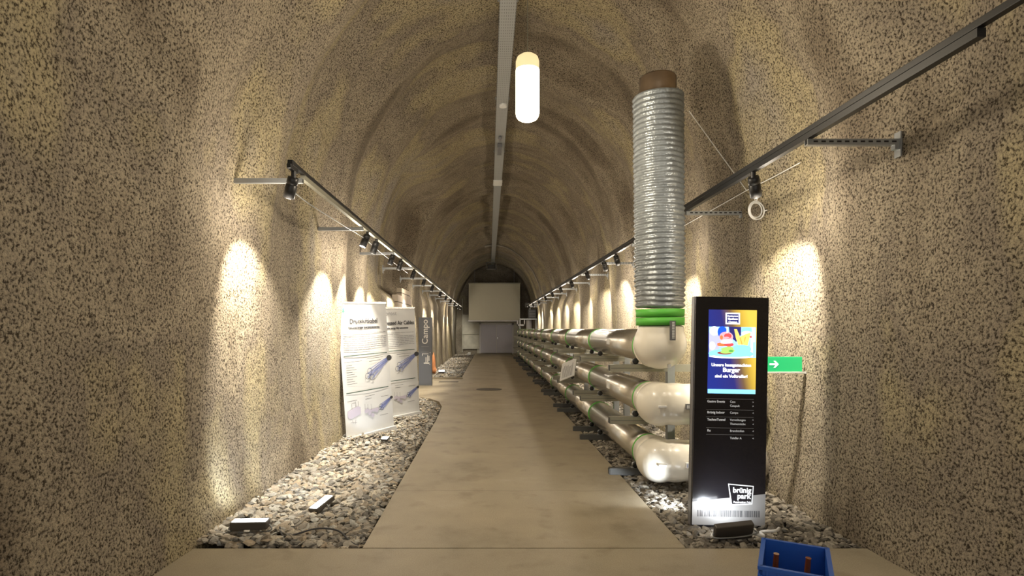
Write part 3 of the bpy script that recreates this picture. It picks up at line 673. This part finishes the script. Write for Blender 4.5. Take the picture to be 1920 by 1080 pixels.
# ------------------------------------------------------------------ roll-up banners
def banner(name, label, BL, BR, TL, TR, title, sub, variant):
    BL, BR, TL, TR = map(Vector, (BL, BR, TL, TR))
    ex = (BR-BL); W = ex.length; ex.normalize(); ez = ((TL-BL)+(TR-BR))/2; Hh = ez.length; ez.normalize(); ex = (ex-ez*ex.dot(ez)).normalized(); en = ex.cross(ez)
    r = empty(name); r.matrix_world = Matrix(((ex.x, -en.x, ez.x, BL.x), (ex.y, -en.y, ez.y, BL.y), (ex.z, -en.z, ez.z, BL.z), (0, 0, 0, 1)))
    tag(r, label, 'banner', 'roll-up banners by the left wall')
    b = MB(); n = 20; vs = []
    for side in (0, .003):
        for i in range(n+1):
            for j in range(n+1): vs.append((W*i/n, .012*math.sin(PI*j/n)*math.sin(PI*i/n)+side, .03+(Hh-.05)*j/n))
    N1 = (n+1)**2; fs = []
    for i in range(n):
        for j in range(n): a = i*(n+1)+j; fs += [(a, a+n+1, a+n+2, a+1), (N1+a, N1+a+1, N1+a+n+2, N1+a+n+1)]
    b.add(vs, fs, True); sh = b.build('banner_sheet', M['banner'], r)
    MB().box((-.01, -.008, Hh-.035), (W+.01, .014, Hh), bev=.004).build('top_rail', M['chrome'], r)
    MB().box((-.01, -.05, -.05), (W+.01, .12, .03), bev=.006).build('base', M['banner'], r)
    MB().cyl((W/2, .05, .03), (W/2, .03, Hh-.02), .012).build('rear_pole', M['chrome'], r)
    D = lambda u, v: -.006 if True else 0
    TM = lambda u, v: Matrix.Translation((u*W, -.004, v*Hh)) @ Matrix.Rotation(PI/2, 4, 'X')
    def strokes(b, lst, th=.004):
        for (a, c_, d, e_) in lst:
            p = Vector((a*W, c_*Hh)); q = Vector((d*W, e_*Hh)); t = (q-p).normalized(); nn = Vector((-t.y, t.x))*th/2
            b.add([((p-nn).x, -.004, (p-nn).y), ((q-nn).x, -.004, (q-nn).y), ((q+nn).x, -.004, (q+nn).y), ((p+nn).x, -.004, (p+nn).y)], [(0, 1, 2, 3)])
    b = MB(); strokes(b, [(.08, .92, .08, .955), (.10, .915, .10, .96), (.06, .945, .13, .945), (.06, .93, .13, .93), (.115, .925, .115, .955)], .016); b.build('logo_mark', M['inkgreen'], sh)
    text_mesh('Hybrost', .105, M['inkgrey'], 'logo_lettering', sh, TM(.155, .925), 'LEFT', 0, 1.15)
    text_mesh(title, .098, M['ink'], 'title', sh, TM(.5, .838), 'CENTER', .0025)
    text_mesh(sub, .043, M['ink'], 'subtitle', sh, TM(.5, .800), 'CENTER', .0018)
    b = MB(); lines = []
    for k in range(9):
        u = .06; end = .95 if k not in (1, 8) else .6
        while u < end:
            wd = random.uniform(.04, .13); lines.append((u, .765-k*.0155, min(u+wd, end), .765-k*.0155)); u += wd+.012
    strokes(b, lines, .010); b.build('body_print', M['inkgrey'], sh)
    b = MB(); strokes(b, [(.05, .60, .95, .60), (.05, .33, .93, .33)], .013); b.build('divider_lines', M['inkline'], sh)
    def tubes(b, cx, cy, s_):
        b.mi = 0
        for dx, dy in ((0, .035), (-.05, 0), (.04, -.012)):
            strokes(b, [(cx+dx*s_, cy+(dy+.016)*s_, cx+.42*s_, cy+.13*s_), (cx+dx*s_, cy+(dy-.016)*s_, cx+.42*s_, cy+.105*s_), (cx+(dx+.02)*s_, cy+dy*s_, cx+.42*s_, cy+.118*s_)], .010)
        b.mi = 1
        for dx, dy in ((0, .035), (-.05, 0), (.04, -.012)):
            e = ell(cx+dx*s_, cy+dy*s_, .048*s_, .022*s_, 18); strokes(b, [(e[k][0], e[k][1], e[(k+1) % 18][0], e[(k+1) % 18][1]) for k in range(18)], .007)
        b.add([(x_*W, -.0045, z_*Hh) for x_, z_ in ell(cx+.44*s_, cy+.12*s_, .06*s_, .022*s_, 14)], [tuple(range(14))])
    b = MB(); tubes(b, .55, .435, 1.0); tubes(b, .74, .175, .55)
    strokes(b, [(.5, .565, .85, .568), (.55, .545, .8, .547), (.05, .555, .4, .555), (.42, .285, .62, .287), (.42, .265, .55, .266), (.75, .262, .92, .262), (.06, .27, .25, .27), (.7, .12, .88, .12)]+[(.08, .53-.017*k, .2+.04*(k % 3), .53-.017*k) for k in range(9)], .005)
    b.build('tube_drawing', [M['inkblue'], M['ink']], sh)
    b = MB(); b.mi = 0
    b.add([(u*W, -.004, v*Hh) for u, v in ((.05, .155), (.11, .14), (.31, .165), (.31, .215), (.25, .225), (.05, .20))], [tuple(range(6))])
    b.add([(u*W, -.004, v*Hh) for u, v in ((.44, .165), (.66, .155), (.70, .175), (.66, .185), (.5, .18), (.44, .20))], [tuple(range(6))])
    for cx, cy in ((.42, .175), (.49, .155), (.55, .135), (.64, .165)): b.add([(x_*W, -.0045, z_*Hh) for x_, z_ in ell(cx, cy, .035, .016, 14)], [tuple(range(14))])
    b.mi = 1; strokes(b, [(.14, .21, .14, .25), (.22, .22, .22, .265), (.14, .25, .22, .252), (.27, .22, .27, .26), (.40, .18, .40, .23), (.46, .18, .46, .225), (.53, .175, .53, .22), (.13, .13, .15, .105), (.2, .13, .18, .1), (.1, .115, .22, .11)], .006)
    b.build('machine_drawing', [M['inklilac'], M['inkgrey']], sh)
    return r
Bn = lambda px, py, y: P(px, py, y=y)
banner('roll_up_banner', 'front white roll-up banner headed Druckluftkabel, leaning near left wall', Bn(650, 825, 8.2), Bn(739, 803, 9.05), Bn(633, 562, 8.2), Bn(722, 571, 9.05), 'Druckluftkabel', 'Netzunabhängige Energiespeicherung', 0)
banner('roll_up_banner', 'rear white roll-up banner in English, half hidden behind the front banner', Bn(709, 789, 9.95), Bn(787, 775, 10.75), Bn(697, 575, 9.95), Bn(778, 578, 10.75), 'Compressed Air Cables', 'Renewable energy, fully autonomous', 1)

# ------------------------------------------------------------------ Campo sign pillar
r = empty('sign_pillar', (-2.0, 16.1, 0), (0, 0, R(-4))); tag(r, 'slate grey upright sign pillar reading Campo beside the rear banner', 'sign')
MB().box((0, 0, 0), (.38, .09, 1.93), bev=.004).build('panel', M['signgrey'], r)
TV = lambda u, v: Matrix.Translation((u, -.003, v)) @ Matrix.Rotation(PI/2, 4, 'X') @ Matrix.Rotation(PI/2, 4, 'Z')
text_mesh('Campo', .235, M['white'], 'lettering', r, TV(.26, 1.17), 'LEFT', .003, 1.02)
MB().box((.08, -.003, 1.10), (.29, 0, 1.108)).box((.08, -.003, .945), (.29, 0, .952)).build('divider_lines', M['inkgrey'], r)
b = MB(); b.box((.10, -.004, .89), (.28, -.001, .905)); b.box((.10, -.004, .84), (.115, -.001, .90)); b.box((.15, -.004, .62), (.31, -.001, .65)); b.box((.20, -.004, .62), (.225, -.001, .80)); b.box((.25, -.004, .66), (.275, -.001, .86)); b.box((.29, -.004, .7), (.31, -.001, .84)); b.box((.31, -.004, .59), (.33, -.001, .61)); b.box((.32, -.004, .92), (.34, -.001, .94))
b.build('pictogram', M['white'], r)
MB().box((.02, .0, -.03), (.36, .11, .02)).build('base', M['galv'], r)

# ------------------------------------------------------------------ floodlights on the gravel
def flood(loc, rot, label, target, power, lens_lit=True, size=(.11, .075, .045), ang=110):
    r = empty('floodlight', loc, rot); tag(r, label, 'floodlight', 'floodlights lying on the gravel')
    a, b_, c_ = size
    MB().box((-a, -b_, 0), (a, b_, c_), bev=.008).build('casing', M['casing'], r)
    MB().box((-a+.012, -b_+.012, c_), (a-.012, b_-.012, c_+.003)).build('lens', M['floodlens'], r)
    b = MB(); b.tube(curve_pts([(-a-.005, 0, c_/2), (-a-.015, 0, -.02), (0, 0, -.035), (a+.015, 0, -.02), (a+.005, 0, c_/2)], 6), .006); b.build('yoke', M['galv'], r)
    Mw = Matrix.Translation(loc) @ (Matrix.Rotation(rot[2], 4, 'Z') @ Matrix.Rotation(rot[1], 4, 'Y') @ Matrix.Rotation(rot[0], 4, 'X'))
    p = Mw @ Vector((0, 0, c_+.02)); inv = Mw.inverted()
    spot_light('flood_beam', inv @ p, inv @ Vector(target), power, COOL, ang, .6, .06, r)
    return r
flood((-1.475, 5.02, .03), (R(12), R(-5), R(-22)), 'small lit floodlight on gravel in front of the front banner', (-2.2, 6.2, 1.0), P_FLOOD, size=(.05, .125, .045))
flood((-1.47, 8.05, .03), (R(18), 0, R(-20)), 'small lit floodlight on gravel at foot of the front banner', (-1.9, 8.9, 1.0), P_FLOOD*.5, size=(.055, .045, .03))
flood((-1.86, 4.42, .05), (R(0), 0, R(3)), 'dark edged floodlight on gravel against the left wall, nearest the camera', (-2.2, 5.3, .9), P_FLOOD, size=(.14, .05, .06))
flood((-1.72, 20.6, .04), (R(20), 0, 0), 'distant lit floodlight on gravel beyond the grey sign pillar', (-1.4, 22.5, .2), P_FLOOD*2)
flood((1.86, 4.30, .05), (R(-62), R(-6), 0), 'dark floodlight tilted up at the kiosk base on gravel', (1.95, 4.63, .25), P_FLOOD*.35, size=(.145, .075, .05))
flood((1.93, 4.97, .09), (R(-82), 0, R(48)), 'floodlight hidden low behind the kiosk, shining past the ivory elbows onto the path', (1.93-.77, 4.97+.64, .10), 38, ang=80)
b = MB(); b.tube(curve_pts([(2.0, 4.32, .05), (2.08, 4.30, .03), (2.12, 4.42, .02), (2.2, 4.36, .05), (2.3, 4.5, .02)]), .012); tag(b.build('power_cable', M['white']), 'white cable beside the floodlight at kiosk foot', 'cable')
b = MB(); b.tube(curve_pts([(-1.66, 4.50, .03), (-1.56, 4.35, .01), (-1.35, 4.42, .045), (-1.18, 4.42, .03), (-1.05, 4.28, .0), (-.98, 4.24, -.02)]), .007); tag(b.build('power_cable', M['ink']), 'dark cable snaking over gravel at front left', 'cable')

# ------------------------------------------------------------------ exit sign
r = empty('exit_sign', (2.44, 5.0, 1.225)); tag(r, 'green exit sign with white arrow on right wall behind the kiosk', 'exit sign')
MB().box((0, 0, 0), (.32, .02, .13), bev=.003).build('sign_panel', M['exitgreen'], r)
MB().add([(u, -.002, v) for u, v in ((.03, .058), (.085, .058), (.065, .035), (.082, .035), (.112, .065), (.082, .095), (.065, .095), (.085, .072), (.03, .072))], [tuple(range(9))]).build('arrow', M['exitwhite'], r)
MB().box((.30, .0, -.02), (.40, .02, 0.0)).box((-.0, -.005, -.012), (.34, .025, 0)).build('bracket', M['white'], r)

# ------------------------------------------------------------------ blue crate
r = empty('storage_crate', (1.49, 3.12, 0), (0, 0, R(-28))); tag(r, 'blue plastic crate on concrete floor at bottom right', 'crate')
b = MB(); CW, CL, CH = .34, .46, .30
for (lo, hi) in (((-.0, 0, 0), (CW, CL, .012)), ((0, 0, 0), (.012, CL, CH)), ((CW-.012, 0, 0), (CW, CL, CH)), ((0, 0, 0), (CW, .012, CH)), ((0, CL-.012, 0), (CW, CL, CH))): b.box(lo, hi)
b.build('body', M['blue'], r)
b = MB(); e = .012
for z in (CH-.02, CH-.07): b.box((-e, -e, z), (CW+e, 0, z+.02)); b.box((-e, CL, z), (CW+e, CL+e, z+.02)); b.box((-e, 0, z), (0, CL, z+.02)); b.box((CW, 0, z), (CW+e, CL, z+.02))
b.build('rim', M['blue'], r)
b = MB()
for k in range(9): b.box((-.008, .02+k*.05, .02), (0, .03+k*.05, CH-.02)); 
for k in range(6): b.box((.03+k*.055, -.008, .02), (.04+k*.055, 0, CH-.02))
b.build('rib', M['blue'], r)['kind'] = 'stuff'
for (x, y, lab) in ((1.65, 3.30, 'brown bottle with orange label standing inside the blue crate'), (1.80, 3.24, 'brown bottle at the far corner inside the blue crate')):
    q = empty('bottle', (x, y, .013), (R(8), 0, 0)); tag(q, lab, 'bottle')
    MB().lathe([(0, .032), (.004, .035), (.17, .035), (.21, .016), (.29, .014), (.30, .015)], (0, 0, 0), (0, 0, 1), 24).build('body', M['amber'], q)
    MB().lathe([(0, .0358), (.08, .0358)], (0, 0, .08), (0, 0, 1), 24, False).build('bottle_label', M['orange'], q)

# ------------------------------------------------------------------ far end
EYW = 37.4
X = lambda px, y=EYW-.1: (px-917)/F*y
Z = lambda py, y=EYW-.1: EYE-(py-617)/F*y
sc = empty('projection_screen', (0, 35.6, 0)); tag(sc, 'large beige projection screen hung above the far doors', 'screen')
MB().box((X(879, 35.6), -.02, Z(601, 35.6)), (X(975, 35.6), .0, Z(532, 35.6))).build('screen_fabric', M['screen'], sc)
MB().box((X(878, 35.6), -.05, Z(603, 35.6)), (X(972, 35.6), .03, Z(600.5, 35.6)), bev=.01).build('bottom_bar', M['frame'], sc)
MB().box((X(878, 35.6), -.05, Z(532.5, 35.6)), (X(976, 35.6), .05, Z(530, 35.6)), bev=.01).build('roller_case', M['beam'], sc)
for px in (890, 964): MB().cyl((X(px, 35.6), .02, Z(531, 35.6)), (X(px, 35.6), .02, 5.6), .012, 8).build('hanger_rod', M['galv'], sc)
D = empty('door_1', (0, EYW-.06, 0)); D['kind'] = 'structure'
b = MB(); x0, x1, zt = X(899), X(963), Z(606); b.box((x0, -.08, 0), (x0+.1, .05, zt)); b.box((x1-.1, -.08, 0), (x1, .05, zt)); b.box((x0, -.08, zt-.1), (x1, .05, zt)); b.build('door_frame', M['frame'], D)
xm = (x0+x1)/2
for a, c_ in ((x0+.105, xm-.03), (xm+.03, x1-.105)):
    lf = MB().box((a, -.04, .03), (c_, .0, zt-.105), bev=.01).build('door_leaf', M['doorgrey'], D)
    MB().box((a+.06, -.045, .08), (c_-.06, -.04, .13)).box((a+.06, -.045, zt-.2), (c_-.06, -.04, zt-.19)).build('leaf_panel', M['doorgrey'], lf)
MB().box((xm-.03, -.055, .02), (xm+.03, 0, zt-.1)).build('astragal', M['frame'], D)
MB().cyl((xm+.06, -.12, 1.0), (xm+.18, -.12, 1.0), .014, 10).box((xm+.05, -.12, .95), (xm+.08, -.04, 1.06)).build('door_handle', M['chrome'], D)
MB().box((X(952), -.1, zt-.09), (X(958), -.02, zt-.04)).build('door_closer', M['white'], D)
o = MB().box((X(868), EYW-.18, .3), (X(898), EYW-.02, 2.55)).build('trim_3', M['conc']); o['kind'] = 'structure'
o = MB().box((x1, EYW-.12, 0), (X(975), EYW, 2.3)).box((x0-.15, EYW-.10, 0), (x0, EYW, zt+.1)).box((x0, EYW-.10, zt), (x1, EYW, zt+.15)).build('trim_4', M['conc']); o['kind'] = 'structure'
b = MB(); b.cyl((X(867), EYW-.25, Z(626)), (X(898), EYW-.25, Z(626)), .035); b.cyl((X(870), EYW-.25, .3), (X(870), EYW-.25, Z(626)), .03); b.cyl((X(867.3), EYW-.25, .1), (X(867.3), EYW-.25, 3.6), .025)
tag(b.build('conduit_pipe', M['conc']), 'pale pipe crossing the concrete panel left of far doors', 'pipe')
for k, (px, py, s_, lab) in enumerate([(880, 661, .16, 'small white box on dark floor left of far doors'), (877, 665, .12, 'smaller white block in front of dark floor patch by far doors')]):
    p = P(px, py, y=35.2-k*.8); MB_ = MB().box((-s_/2, -.06, 0), (s_/2, .06, s_), bev=.01); o = MB_.build('storage_box', M['white']); o.location = (p.x, p.y, .0); tag(o, lab, 'box')
# shelf with equipment at the far right
y = 33.6
sh = empty('equipment_shelf', (0, y, 0)); tag(sh, 'steel shelf carrying dark equipment at far right beside the screen', 'shelf')
MB().box((X(974, y), -.25, Z(599.5, y)), (X(1007, y), .25, Z(597.5, y))).build('shelf_board', M['galv'], sh)
for px in (975, 1005): MB().box((X(px, y)-.03, -.03, -.05), (X(px, y)+.03, .03, Z(599, y))).build('leg', M['galv'], sh)
b = MB(); b.box((X(969, y), -.2, Z(611, y)), (X(984, y), -.14, Z(608, y))); b.box((X(969, y), -.2, Z(611, y)), (X(971, y), -.14, Z(602, y))); b.box((X(982, y), -.2, Z(611, y)), (X(984, y), -.14, Z(599, y))); b.build('hanging_bracket', M['frame'], sh)
for px0, px1, py, nm, lab in ((990, 1005, 580, 'amplifier_rack', 'black equipment rack on the far right shelf'),):
    q = empty(nm, (0, y, Z(597.4, y))); tag(q, lab, 'equipment'); hgt = Z(py, y)-Z(597.4, y)
    MB().box((X(px0, y), -.2, 0.0), (X(px1, y), .2, hgt), bev=.02).build('casing', M['black'], q)
    for j in range(3): MB().box((X(px0+2, y), -.215, hgt*(.15+.28*j)), (X(px1-2, y), -.2, hgt*(.3+.28*j))).build('front_plate', M['darkbeam'], q)
q = empty('loudspeaker', (X(994, 33.0), 33.1, 3.0)); tag(q, 'grey speaker above the shelf at far right wall', 'speaker')
MB().box((-.28, -.15, -.13), (.2, .15, .13), bev=.02).build('cabinet', M['darkbeam'], q); MB().cyl((-.04, -.16, 0), (-.04, -.15, 0), .09).build('cone', M['frame'], q)
b = MB(); b.cyl((X(992, 34.2), 34.2, -.05), (X(992, 34.2), 34.2, 2.2), .17, 32); tag(b.build('water_tank', M['frame']), 'pale grey upright cylinder tank under the far right shelf', 'tank')
# orange bag by far-left wall
p = P(813, 693, y=21.5)
b = MB(); b.sphere((0, 0, .36), (.09, .1, .34)); b.sphere((.03, .02, .12), (.10, .12, .14)); b.tube([(0, 0, .62), (-.02, 0, .74), (.03, 0, .78), (.05, 0, .64)], .015)
o = b.build('hanging_bag', M['orangebag']); o.location = (-2.02, 20.5, 0.0); remesh(o, .03, 6); tag(o, 'orange bag on gravel by left wall past grey sign pillar', 'bag')
